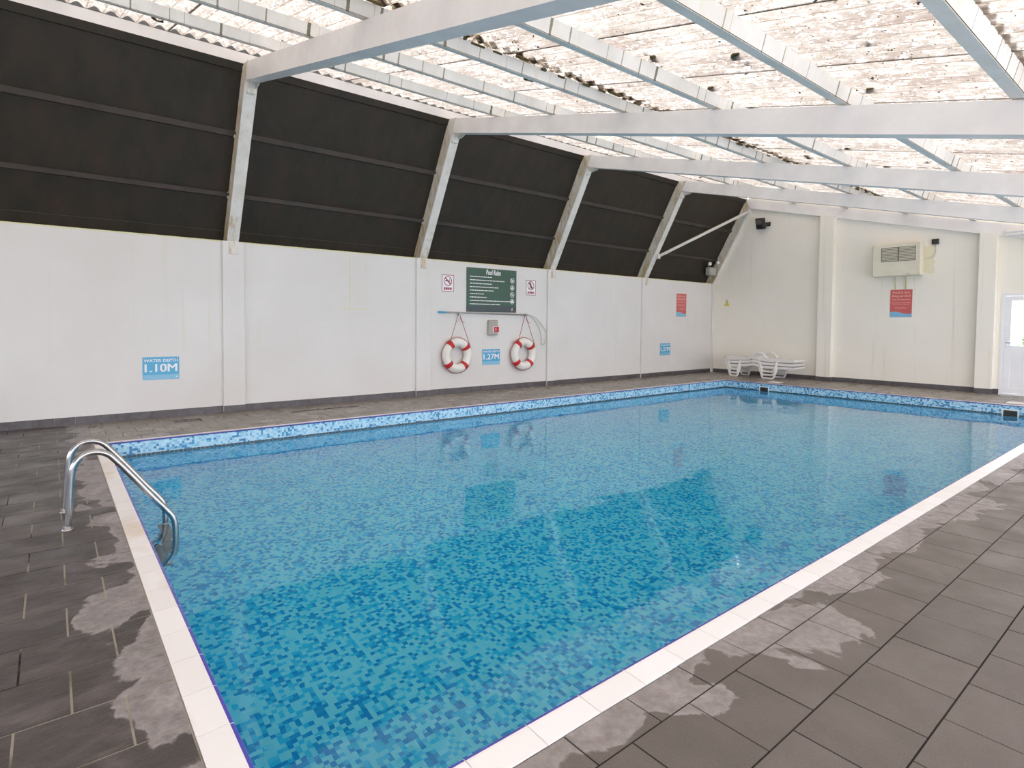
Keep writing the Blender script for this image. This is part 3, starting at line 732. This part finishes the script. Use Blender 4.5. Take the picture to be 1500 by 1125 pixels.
# ------------------------------------------------------------------ WALL SIGNS
def depth_sign(x0, x1, z0, z1, num, label):
    w, h = x1 - x0, z1 - z0
    t = thing('depth_sign', label, 'sign', ((x0 + x1) / 2, YW - .001, (z0 + z1) / 2), 'blue water depth signs', 'left')
    obj('plate', M().bbox((-w / 2, -h / 2, 0), (w / 2, h / 2, .006), .002), SIGNBLUE, t)
    obj('pale_band', M().box((-w / 2 + .002, -h / 2 + .004, .006), (w / 2 - .002, -h / 2 + h * .22, .0068)), SIGNLIGHT, t)
    text('lettering', 'WATER DEPTH', w * .93, h * .125, WHITEP, t, (0, h * .345, .0075), bold=.008)
    text('lettering', num, w * .89, h * .36, WHITEP, t, (0, h * .02, .0075), bold=.012)
    for sx in (-1, 1): obj('screw', M().lathe((sx * (w / 2 - .025), h / 2 - .02, .006), (0, 0, 1), [(.008, 0), (.006, .003)], 10), GREYP, t)
    obj('emblem', M().prism([(w / 2 - .05, -h / 2 + .03, .0068), (w / 2 - .022, -h / 2 + .03, .0068), (w / 2 - .03, -h / 2 + .06, .0068)], (0, 0, 0), (0, 0, .001)), WHITEP, t)
depth_sign(1.092, 1.588, .595, .944, '1.10M', 'blue water depth sign reading 1.10M on the left wall bay')
depth_sign(7.56, 8.057, .577, .923, '1.27M', 'blue water depth sign reading 1.27M between the two lifebuoys')
depth_sign(14.035, 14.54, .604, .952, '1.37M', 'faded blue water depth sign below the red notice near the corner')

def red_notice(t, w, h):
    obj('plate', M().bbox((-w / 2, -h / 2, 0), (w / 2, h / 2, .006), .002), CORAL, t)
    top = [(-w / 2, -h * .31), (-w * .2, -h * .30), (0, -h * .34), (w * .2, -h * .38), (w * .35, -h * .385), (w / 2, -h * .365)]
    poly = [(a, b, .0062) for a, b in top] + [(w / 2 - .001, -h / 2 + .003, .0062), (-w / 2 + .001, -h / 2 + .003, .0062)]
    obj('wave_band', M().prism(list(reversed(poly)), (0, 0, 0), (0, 0, .0008)), SIGNLIGHT, t, label='pale blue wave along the foot')
    text('lettering', 'Pool is not', w * .78, h * .085, CORALT, t, (0, h * .395, .0075), bold=.012)
    text('lettering', 'lifeguarded', w * .82, h * .105, CORALT, t, (0, h * .26, .0075), bold=.012)
    rr = random.Random(3)
    for yy, ww, hh in ((.135, .40, .022), (.02, .42, .012), (-.03, .36, .012), (-.145, .27, .009), (-.185, .27, .009)):
        m = M(); xx = -w * ww
        while xx < w * ww - .01:
            L = min(rr.uniform(.02, .07), w * ww - xx); m.box((xx, h * yy - hh / 2, .006), (xx + L, h * yy + hh / 2, .0068)); xx += L + .01
        obj('text_line', m, CORALT, t)
t = thing('notice_sign', 'coral red notice sign on the left wall near the far corner', 'sign', (15.06, YW - .001, 2.09), 'red lifeguard notices', 'left'); red_notice(t, .50, .685)
t = thing('notice_sign', 'coral red notice sign under the cream wall heater', 'sign', (XE - .001, 4.938, 2.075), 'red lifeguard notices', 'back'); red_notice(t, .462, .685)

# green rules board
t = thing('rules_board', 'dark green Pool Rules board above the lifebuoys', 'sign', (7.82, YW - .001, 2.23), None, 'left')
w, h = 1.408, .962
obj('board', M().bbox((-w / 2, -h / 2, 0), (w / 2, h / 2, .012), .003), GREEN, t)
obj('landscape_strip', M().prism([(w / 2 - .002, -h / 2 + .002, .0122), (w / 2 - .002, -h * .36, .0122), (w * .2, -h * .345, .0122), (-w * .1, -h * .36, .0122), (-w * .3, -h * .37, .0122), (-w / 2 + .002, -h * .385, .0122), (-w / 2 + .002, -h / 2 + .002, .0122)], (0, 0, 0), (0, 0, .001)), NAVY, t, label='slate grey strip along the foot of the board')
text('lettering', 'Pool Rules', .41, .115, WHITEP, t, (.03, h * .415, .0135), .12, .001, bold=.012)['kind'] = 'stuff'
rr = random.Random(5)
for k, L in enumerate((.60, .97, .61, .80, .67, .38, .46, 1.13, .84)):
    m = M(); xx = -w * .44; yy = h * (.30 - k * .0775)
    end = xx + L
    while xx < end - .01:
        l = min(rr.uniform(.02, .075), end - xx); m.box((xx, yy - .009, .012), (xx + l, yy + .009, .0132)); xx += l + .012
    obj('text_line', m, CORALT if False else WHITEP, t)
def ring(m, c, r0, r1, z0, z1, n=24):
    vs_ = []; fs = []
    for k in range(n):
        a_ = 2 * math.pi * k / n
        for r, z in ((r0, z0), (r1, z0), (r1, z1), (r0, z1)): vs_.append((c[0] + r * math.cos(a_), c[1] + r * math.sin(a_), z))
    for k in range(n):
        j = (k + 1) % n
        for q in range(4): fs.append((k * 4 + q, j * 4 + q, j * 4 + (q + 1) % 4, k * 4 + (q + 1) % 4))
    m.add(vs_, fs)
def poly(m, pts, z0, z1):
    m.prism([(a, b, 0) for a, b in pts], (0, 0, z0), (0, 0, z1))
for k, zy in enumerate((.235, .068, -.098, -.258)):
    cx_, cy_ = w * .41, h * zy + .02; m = M(); ring(m, (cx_, cy_), .050, .060, .012, .0135)
    if k == 0: poly(m, [(cx_ - .04, cy_ + .03), (cx_ - .03, cy_ + .04), (cx_ + .04, cy_ - .03), (cx_ + .03, cy_ - .04)], .012, .0134); poly(m, [(cx_ + .0, cy_ + .01), (cx_ + .035, cy_ + .01), (cx_ + .02, cy_ + .03)], .012, .0134); poly(m, [(cx_ - .03, cy_ - .03), (cx_ + .005, cy_ - .03), (cx_ - .015, cy_ + .0)], .012, .0134)
    elif k == 1: poly(m, [(cx_ - .035, cy_ - .03), (cx_ + .035, cy_ - .03), (cx_ + .008, cy_ + .035), (cx_ - .008, cy_ + .035)], .012, .0134)
    elif k == 2: poly(m, [(cx_ - .036, cy_ + .03), (cx_ - .028, cy_ + .038), (cx_ + .036, cy_ - .03), (cx_ + .028, cy_ - .038)], .012, .0134); ring(m, (cx_ - .005, cy_), .016, .024, .012, .0134, 12)
    else: poly(m, [(cx_ - .038, cy_ - .03), (cx_ + .038, cy_ - .03), (cx_ + .03, cy_ + .015), (cx_, cy_ + .035), (cx_ - .03, cy_ + .015)], .012, .0134)
    obj('icon', m, WHITEP, t)
m = M(); poly(m, [(w * .41, -h * .47), (w * .425, -h * .44), (w * .42, -h * .395), (w * .43, -h * .37), (w * .405, -h * .385), (w * .39, -h * .42), (w * .395, -h * .455)], .013, .0142); obj('icon', m, GREYP, t)
m = M()
for sx in (-1, 1):
    for sy in (-1, 1): m.lathe((sx * (w / 2 - .04), sy * (h / 2 - .03), .012), (0, 0, 1), [(.009, 0), (.007, .004)], 10)
obj('screw', m, GREYP, t)

def ban_sign(x0, x1, z0, z1, label, kind):
    w, h = x1 - x0, z1 - z0
    t = thing('prohibition_sign', label, 'sign', ((x0 + x1) / 2, YW - .001, (z0 + z1) / 2), 'red and white prohibition signs', 'left')
    obj('plate', M().bbox((-w / 2, -h / 2, 0), (w / 2, h / 2, .005), .002), WHITEP, t)
    m = M(); b = .012
    m.box((-w / 2, -h / 2, .005), (w / 2, -h / 2 + b, .006)); m.box((-w / 2, h / 2 - b, .005), (w / 2, h / 2, .006)); m.box((-w / 2, -h / 2 + b, .005), (-w / 2 + b, h / 2 - b, .006)); m.box((w / 2 - b, -h / 2 + b, .005), (w / 2, h / 2 - b, .006))
    obj('border', m, SIGNRED, t)
    cy_ = h * .13; r = w * .34
    m = M()
    if kind == 'smoke':
        poly(m, [(-.07, cy_ - .008), (.06, cy_ - .008), (.06, cy_ + .012), (-.07, cy_ + .012)], .005, .0058); poly(m, [(.03, cy_ + .03), (.045, cy_ + .03), (.06, cy_ + .055), (.045, cy_ + .06)], .005, .0058)
    else:
        ring(m, (-.012, cy_ + .062), .0, .017, .005, .0058, 10); poly(m, [(-.035, cy_ + .045), (.012, cy_ + .045), (.02, cy_ - .01), (.045, cy_ - .075), (.025, cy_ - .08), (-.002, cy_ - .02), (-.03, cy_ - .08), (-.047, cy_ - .075), (-.022, cy_ - .01)], .005, .0058)
    obj('symbol', m, BLACK, t)
    m = M(); ring(m, (0, cy_), r - .016, r, .0052, .0066, 28); a_ = r * .72
    poly(m, [(-a_ - .006, cy_ + a_ - .012), (-a_ + .012, cy_ + a_ + .006), (a_ + .006, cy_ - a_ + .012), (a_ - .012, cy_ - a_ - .006)], .0052, .0068)
    obj('ban_ring', m, SIGNRED, t)
    m = M()
    for yy, hh in ((-.30, .030), (-.375, .018)):
        xx = -w * .34; rr = random.Random(x0 * 10)
        while xx < w * .33:
            l = min(rr.uniform(.02, .05), w * .34 - xx); m.box((xx, h * yy - hh / 2, .005), (xx + l, h * yy + hh / 2, .0058)); xx += l + .007
    obj('caption', m, SIGNRED, t)
ban_sign(6.485, 6.788, 2.162, 2.514, 'small white prohibition sign with a struck-out cigarette, left of the green board', 'smoke')
ban_sign(8.822, 9.127, 2.168, 2.523, 'small white prohibition sign with a struck-out figure, right of the green board', 'person')

t = thing('hazard_sign', 'small yellow triangular hazard sign low on the end wall by the corner', 'sign', (XE - .001, 9.535, 2.2), None, 'back')
m = M(); poly(m, [(-.085, -.095), (.085, -.095), (.03, .03), (-.03, .03)], 0, .005); obj('plate', m, YELLOW, t)
m = M(); poly(m, [(-.03, .032), (.03, .032), (.006, .10), (-.006, .10)], 0, .005); obj('tip', m, GREYP, t, label='pale grey worn tip')

# ------------------------------------------------------------------ RESCUE POLE, LIFEBUOYS, CALL POINT
t = thing('rescue_pole', 'long grey rescue pole with blue grip and wire hook, hung under the green board', 'pole', (6.38, YW - .05, 1.715))
o_ = (6.38, YW - .05, 1.715)
obj('pole', M(o_).tube([(6.54, YW - .05, 1.724), (7.7, YW - .05, 1.715), (8.86, YW - .05, 1.702)], .017, 12), POLEG, t)
obj('grip', M(o_).tube([(6.375, YW - .05, 1.725), (6.56, YW - .05, 1.724)], .022, 12), SIGNBLUE, t, label='blue plastic grip')
loop = smooth([(8.84, YW - .045, 1.704), (8.96, YW - .045, 1.67), (9.10, YW - .04, 1.56), (9.24, YW - .035, 1.37), (9.315, YW - .03, 1.15), (9.31, YW - .03, 1.03), (9.36, YW - .03, 1.0), (9.425, YW - .03, 1.045), (9.465, YW - .03, 1.15), (9.475, YW - .03, 1.28), (9.36, YW - .035, 1.425), (9.19, YW - .04, 1.585), (9.02, YW - .045, 1.68), (8.86, YW - .045, 1.71)])
obj('hook', M(o_).tube(loop, .008, 8), GREYROPE, t, label='pale bent hook loop')
for xx in (6.887, 8.76):
    obj('wall_hook', M(o_).bbox((xx - .012, YW - .075, 1.675), (xx + .012, YW, 1.69), .003).bbox((xx - .012, YW - .085, 1.675), (xx + .012, YW - .07, 1.74), .003), POLEG, t)

def lifebuoy(cx_, cz_, hx, hz, rot, label, sx=1.0):
    t = thing('lifebuoy', label, 'lifebuoy', (cx_, YW - .1, cz_), 'white lifebuoys with red bands', 'left')
    Rm, r = .278, .093; n, k_ = 56, 16
    m = M(); m.tube([(Rm * sx * math.cos(2 * math.pi * i / n), Rm * math.sin(2 * math.pi * i / n), 0) for i in range(n)], r, k_, True)
    obj('ring', m, BUOY, t)
    for q in range(4):
        a0 = rot + q * math.pi / 2; m = M()
        m.tube([(Rm * sx * math.cos(a0 + s_), Rm * math.sin(a0 + s_), 0) for s_ in (-.15, -.09, -.03, .03, .09, .15)], r + .004, 18); obj('band', m, RED, t, label='red band')
    # grab line running loosely round the outside
    m = M(); pts = []
    for i in range(48):
        a_ = 2 * math.pi * i / 48; u = math.cos(2 * (a_ - rot) * 2)
        pts.append(((Rm + r + .012 - .004 * u) * sx * math.cos(a_), (Rm + r + .012 - .004 * u) * math.sin(a_), .0 + .02 * u))
    m.tube(pts, .0055, 6, True); obj('grab_line', m, ROPE, t)
    m = M(); hxl, hzl = hx - cx_, hz - cz_
    pl = [(Rm + r) * sx * math.cos(rot + math.pi / 2), (Rm + r) * math.sin(rot + math.pi / 2)]; pr_ = [(Rm + r) * sx * math.cos(rot), (Rm + r) * math.sin(rot)]
    m.tube([(pl[0], pl[1] - .05, .06), (hxl - .012, hzl, -.04)], .006, 6); m.tube([(pr_[0], pr_[1] - .02, .06), (hxl + .012, hzl, -.04)], .006, 6)
    m.tube([(hxl + .02, hzl - .09, -.02), (hxl + .05, hzl - .15, -.02), (hxl + .13, hzl - .18, -.02)], .005, 6); obj('hanging_cord', m, ROPE, t)
lifebuoy(6.815, .817, 6.887, 1.70, .68, 'left white lifebuoy with red bands, below the blue end of the pole')
lifebuoy(8.685, .797, 8.765, 1.69, .68, 'right white lifebuoy with red bands, below the hook end of the pole')

t = thing('alarm_call_point', 'grey wall alarm box with red panel between the lifebuoys, under the green board', 'alarm', (7.82, YW - .001, 1.403), None, 'left')
obj('housing', M().bbox((-.135, -.172, 0), (.135, .172, .07), .02), GREYP, t)
obj('white_panel', M().bbox((-.02, -.10, .068), (.128, .03, .08), .006), PLASTIC, t)
obj('red_panel', M().bbox((0, -.095, .078), (.136, .02, .095), .006), RED, t)
obj('key_slot', M().box((.035, -.07, .095), (.05, .0, .097)), WHITEP, t)

# ------------------------------------------------------------------ END WALL FITTINGS
t = thing('wall_heater', 'cream louvred wall heater high on the end wall above the red notice', 'heater', (XE, 5.0, 2.74), None, 'back')
obj('casing', M().bbox((-.50, 0, 0), (.50, .80, .28), .02), CREAM, t)
m = M(); m.box((-.31, .36, .279), (.41, .71, .283)); g_ = obj('grille', m, SLOT, t)
for cx_ in (-.125, .235):
    for k in range(9):
        obj('slat', M().prism([(cx_ - .165, .375 + k * .037, .283), (cx_ - .165, .392 + k * .037, .300), (cx_ - .165, .399 + k * .037, .283)], (0, 0, 0), (.33, 0, 0)), CREAM, g_)
obj('side_panel', M().bbox((.44, .02, .03), (.512, .78, .285), .012), CREAM, t)
obj('badge', M().box((.24, .035, .28), (.30, .05, .283)), GREYP, t)
for cx_ in (-.06, .16): obj('pipe', M().tube([(cx_, 0, .05), (cx_, -.31, .012)], .012, 8), SEAL, t)
t = thing('junction_box', 'small dark junction box with thin cable right of the wall heater', 'box', (XE, 4.28, 3.53), None, 'back')
obj('box', M().bbox((-.066, -.062, 0), (.066, .062, .07), .008), BLACK, t)
obj('cable', M().tube(smooth([(0, -.06, .02), (.01, -.2, .01), (-.01, -.31, .01), (-.08, -.37, .01), (-.24, -.39, .02)]), .008, 6), GREYROPE, t)
t = thing('floodlight', 'small black floodlight high in the corner of the end wall', 'light', (XE, 8.45, 4.48), None, 'back')
mt = Matrix.Translation((0, .02, .16)) @ Matrix.Rotation(math.radians(18), 4, 'X') @ Matrix.Rotation(math.radians(-22), 4, 'Y')
obj('housing', M().bbox((-.15, -.16, -.06), (.15, .16, .06), .02, mt), BLACK, t)
obj('lens', M().box((-.115, -.02, .06), (.115, .13, .064), mt), SLOT, t)
obj('bracket', M().bbox((.14, -.03, 0), (.20, .03, .16), .008).bbox((.10, -.06, 0), (.22, .06, .02), .005), BLACK, t)
t = thing('emergency_light', 'grey twin-lamp emergency light in the corner at the foot of the dark panel', 'light', (16.42, 9.80, 3.05))
o_ = (16.42, 9.80, 3.05)
obj('case', M(o_).bbox((16.24, 9.78, 3.05), (16.60, 9.96, 3.30), .03), GREYP, t)
for xx, zz, yy in ((16.24, 3.40, 9.80), (16.62, 3.46, 9.76)):
    lamp = obj('lamp', M(o_).lathe((xx, yy + .05, zz), (-.45, -.85, -.1), [(.02, 0), (.05, .02), (.06, .07), (.06, .09)], 18), GREYP, t)
    obj('lens', M(o_).lathe(Vector((xx, yy + .05, zz)) + Vector((-.45, -.85, -.1)).normalized() * .09, (-.45, -.85, -.1), [(.055, 0), (.045, .012), (0, .02)], 18), LENS, lamp)
    obj('swivel', M(o_).tube([(xx, yy + .06, zz - .02), (xx + (16.42 - xx) * .3, 9.86, 3.29)], .018, 8), GREYP, t)
t = thing('batten_light', 'white batten light fixed to the far roof frame above the door', 'light', (16.6, 2.65, 3.55))
o_ = (16.6, 2.65, 3.55)
obj('body', M(o_).bbox((16.62, 2.28, 3.50), (16.70, 3.02, 3.56), .01), PLASTIC, t)
obj('diffuser', M(o_).bbox((16.60, 2.30, 3.56), (16.70, 3.0, 3.62), .02), PLASTIC, t)

# ------------------------------------------------------------------ DOOR
door = structure('door_1', M().box((XE - .02, DY0, .035), (XE + .06, DY0 + .06, DZ - .06)).box((XE - .02, DY1 - .06, .035), (XE + .06, DY1, DZ - .06)).box((XE - .02, DY0, DZ - .06), (XE + .06, DY1, DZ)).box((XE - .02, DY0, 0), (XE + .06, DY1, .035)), UPVC)
ya, yb = DY0 + .065, DY1 - .065
m = M(); a = XE - .012; b = XE + .05
m.box((a, ya, .04), (b, ya + .10, DZ - .065)); m.box((a, yb - .10, .04), (b, yb, DZ - .065)); m.box((a, ya + .10, .04), (b, yb - .10, .155)); m.box((a, ya + .10, .96), (b, yb - .10, 1.09)); m.box((a, ya + .10, 2.085), (b, yb - .10, DZ - .065))
leaf = obj('door_leaf', m, UPVC, door)
obj('lower_panel', M().box((XE + .005, ya + .09, .15), (XE + .03, yb - .09, .965)), UPVC, leaf)
obj('glass_pane', M().box((XE + .012, ya + .095, 1.085), (XE + .024, yb - .095, 2.09)), GLASS, leaf)
obj('handle', M().tube([(a, yb - .05, 1.16), (a - .045, yb - .05, 1.16), (a - .05, yb - .08, 1.16), (a - .05, yb - .17, 1.16)], .011, 8).bbox((a - .008, yb - .072, 1.06), (a, yb - .028, 1.22), .003), CHROME, leaf)

# ------------------------------------------------------------------ SUN LOUNGERS (a stack of three)
def lounger(label, z, dy):
    t = thing('sun_lounger', label, 'lounger', (16.2, 8.05 + dy, z), 'stacked white sun loungers')
    hw = .31
    def zp(u):  # side profile along the length, u from -1 (right end) to 1
        return .33 + .06 * math.exp(-((u - .10) / .20) ** 2) + .02 * math.exp(-((u - .42) / .15) ** 2)
    for sx in (-1, 1):
        m = M(); us = [-1 + i * .1 for i in range(21)]
        for i in range(20):
            u0, u1 = us[i], us[i + 1]
            vs_ = [(sx * hw - .02, u0, zp(u0) - .036), (sx * hw + .02, u0, zp(u0) - .036), (sx * hw + .02, u0, zp(u0) + .034), (sx * hw - .02, u0, zp(u0) + .034),
                   (sx * hw - .02, u1, zp(u1) - .036), (sx * hw + .02, u1, zp(u1) - .036), (sx * hw + .02, u1, zp(u1) + .034), (sx * hw - .02, u1, zp(u1) + .034)]
            fs = [(0, 4, 5, 1), (1, 5, 6, 2), (2, 6, 7, 3), (3, 7, 4, 0)]
            if i == 0: fs.append((0, 1, 2, 3))
            if i == 19: fs.append((7, 6, 5, 4))
            m.add(vs_, fs)
        obj('side_rail', m, PLASTIC, t)
        for uc, wt, wb_ in ((-.30, .26, .13), (.70, .20, .085)):
            m = M(); zt = zp(uc)
            m.tube([(sx * hw, uc - wt, zt), (sx * (hw + .01), uc - wb_ - .03, .05), (sx * (hw + .01), uc - wb_, .02), (sx * (hw + .01), uc + wb_, .02), (sx * (hw + .01), uc + wb_ + .03, .05), (sx * hw, uc + wt, zt)], .030, 8)
            obj('leg', m, PLASTIC, t)
    for i in range(13):
        u = -.93 + i * .155
        obj('slat', M().bbox((-hw, u - .06, zp(u) - .012), (hw, u + .06, zp(u) + .02), .008), PLASTIC, t)
    obj('end_bar', M().bbox((-hw - .02, -1.02, .30), (hw + .02, -.96, .36), .02), PLASTIC, t); obj('end_bar', M().bbox((-hw - .02, .96, .30), (hw + .02, 1.02, .36), .02), PLASTIC, t)
    return t
lounger('white plastic sun lounger at the bottom of the stack, feet on the deck', 0, 0)
lounger('white plastic sun lounger in the middle of the stack', .095, 0)
tl = lounger('white plastic sun lounger on top of the stack, with arched armrest', .19, 0)
m = M(); m.tube(smooth([(-.31, .22, .37), (-.31, .14, .48), (-.31, .0, .53), (-.31, -.14, .50), (-.31, -.26, .37)]), .03, 8); obj('armrest', m, PLASTIC, tl)
m = M(); m.tube(smooth([(.31, .22, .37), (.31, .14, .48), (.31, .0, .53), (.31, -.14, .50), (.31, -.26, .37)]), .03, 8); obj('armrest', m, PLASTIC, tl)

# ------------------------------------------------------------------ DECK DRAINS
def drain(x0, x1, y0, y1, label, name, cat, n):
    t = thing(name, label, cat, ((x0 + x1) / 2, (y0 + y1) / 2, 0))
    o_ = ((x0 + x1) / 2, (y0 + y1) / 2, 0)
    obj('frame', M(o_).box((x0, y0, -.002), (x1, y0 + .012, .003)).box((x0, y1 - .012, -.002), (x1, y1, .003)).box((x0, y0 + .012, -.002), (x0 + .012, y1 - .012, .003)).box((x1 - .012, y0 + .012, -.002), (x1, y1 - .012, .003)).box((x0 + .012, y0 + .012, -.004), (x1 - .012, y1 - .012, .0005)), BLACK, t)
    for k in range(n):
        a_ = x0 + .012 + (x1 - x0 - .024) * (k + .25) / n; b_ = a_ + (x1 - x0 - .024) * .5 / n
        obj('bar', M(o_).box((a_, y0 + .01, 0), (b_, y1 - .01, .0026)), BLACK, t)
drain(1.44, 1.80, 9.37, 9.62, 'square dark drain cover in the deck below the 1.10M sign', 'drain_cover', 'drain', 8)
drain(3.15, 4.35, 9.38, 9.46, 'long dark slot drain in the deck along the left wall', 'slot_drain', 'drain', 24)

# ------------------------------------------------------------------ OUTSIDE
gr = structure('ground', M().box((XE + .2, -60, -.5), (80, 60, -.02)).box((-60, -60, -.5), (XF - .2, 60, -.02)), PAVE)
t = thing('garden_shrub', 'small green shrub outside beyond the white door', 'shrub', (24.2, 3.38, -.02))
rr = random.Random(11); m = M()
for _ in range(700):
    th, ph = rr.uniform(0, 6.283), rr.uniform(0, 1.5); r = rr.uniform(.5, 1)
    c = Vector((.6 * r * math.cos(th) * math.cos(ph), .6 * r * math.sin(th) * math.cos(ph), .7 + 1.5 * r * math.sin(ph)))
    a_ = Vector((rr.uniform(-1, 1), rr.uniform(-1, 1), rr.uniform(-1, 1))).normalized() * .09; b_ = a_.orthogonal().normalized() * .04
    m.add([c - a_, c + b_, c + a_, c - b_], [(0, 1, 2, 3)])
o = obj('foliage', m, LEAF, t); o['kind'] = 'stuff'
obj('stem', M().tube([(0, 0, 0), (.02, .01, .6), (0, 0, 1.2)], [.05, .04, .02], 8), MOSS, t)
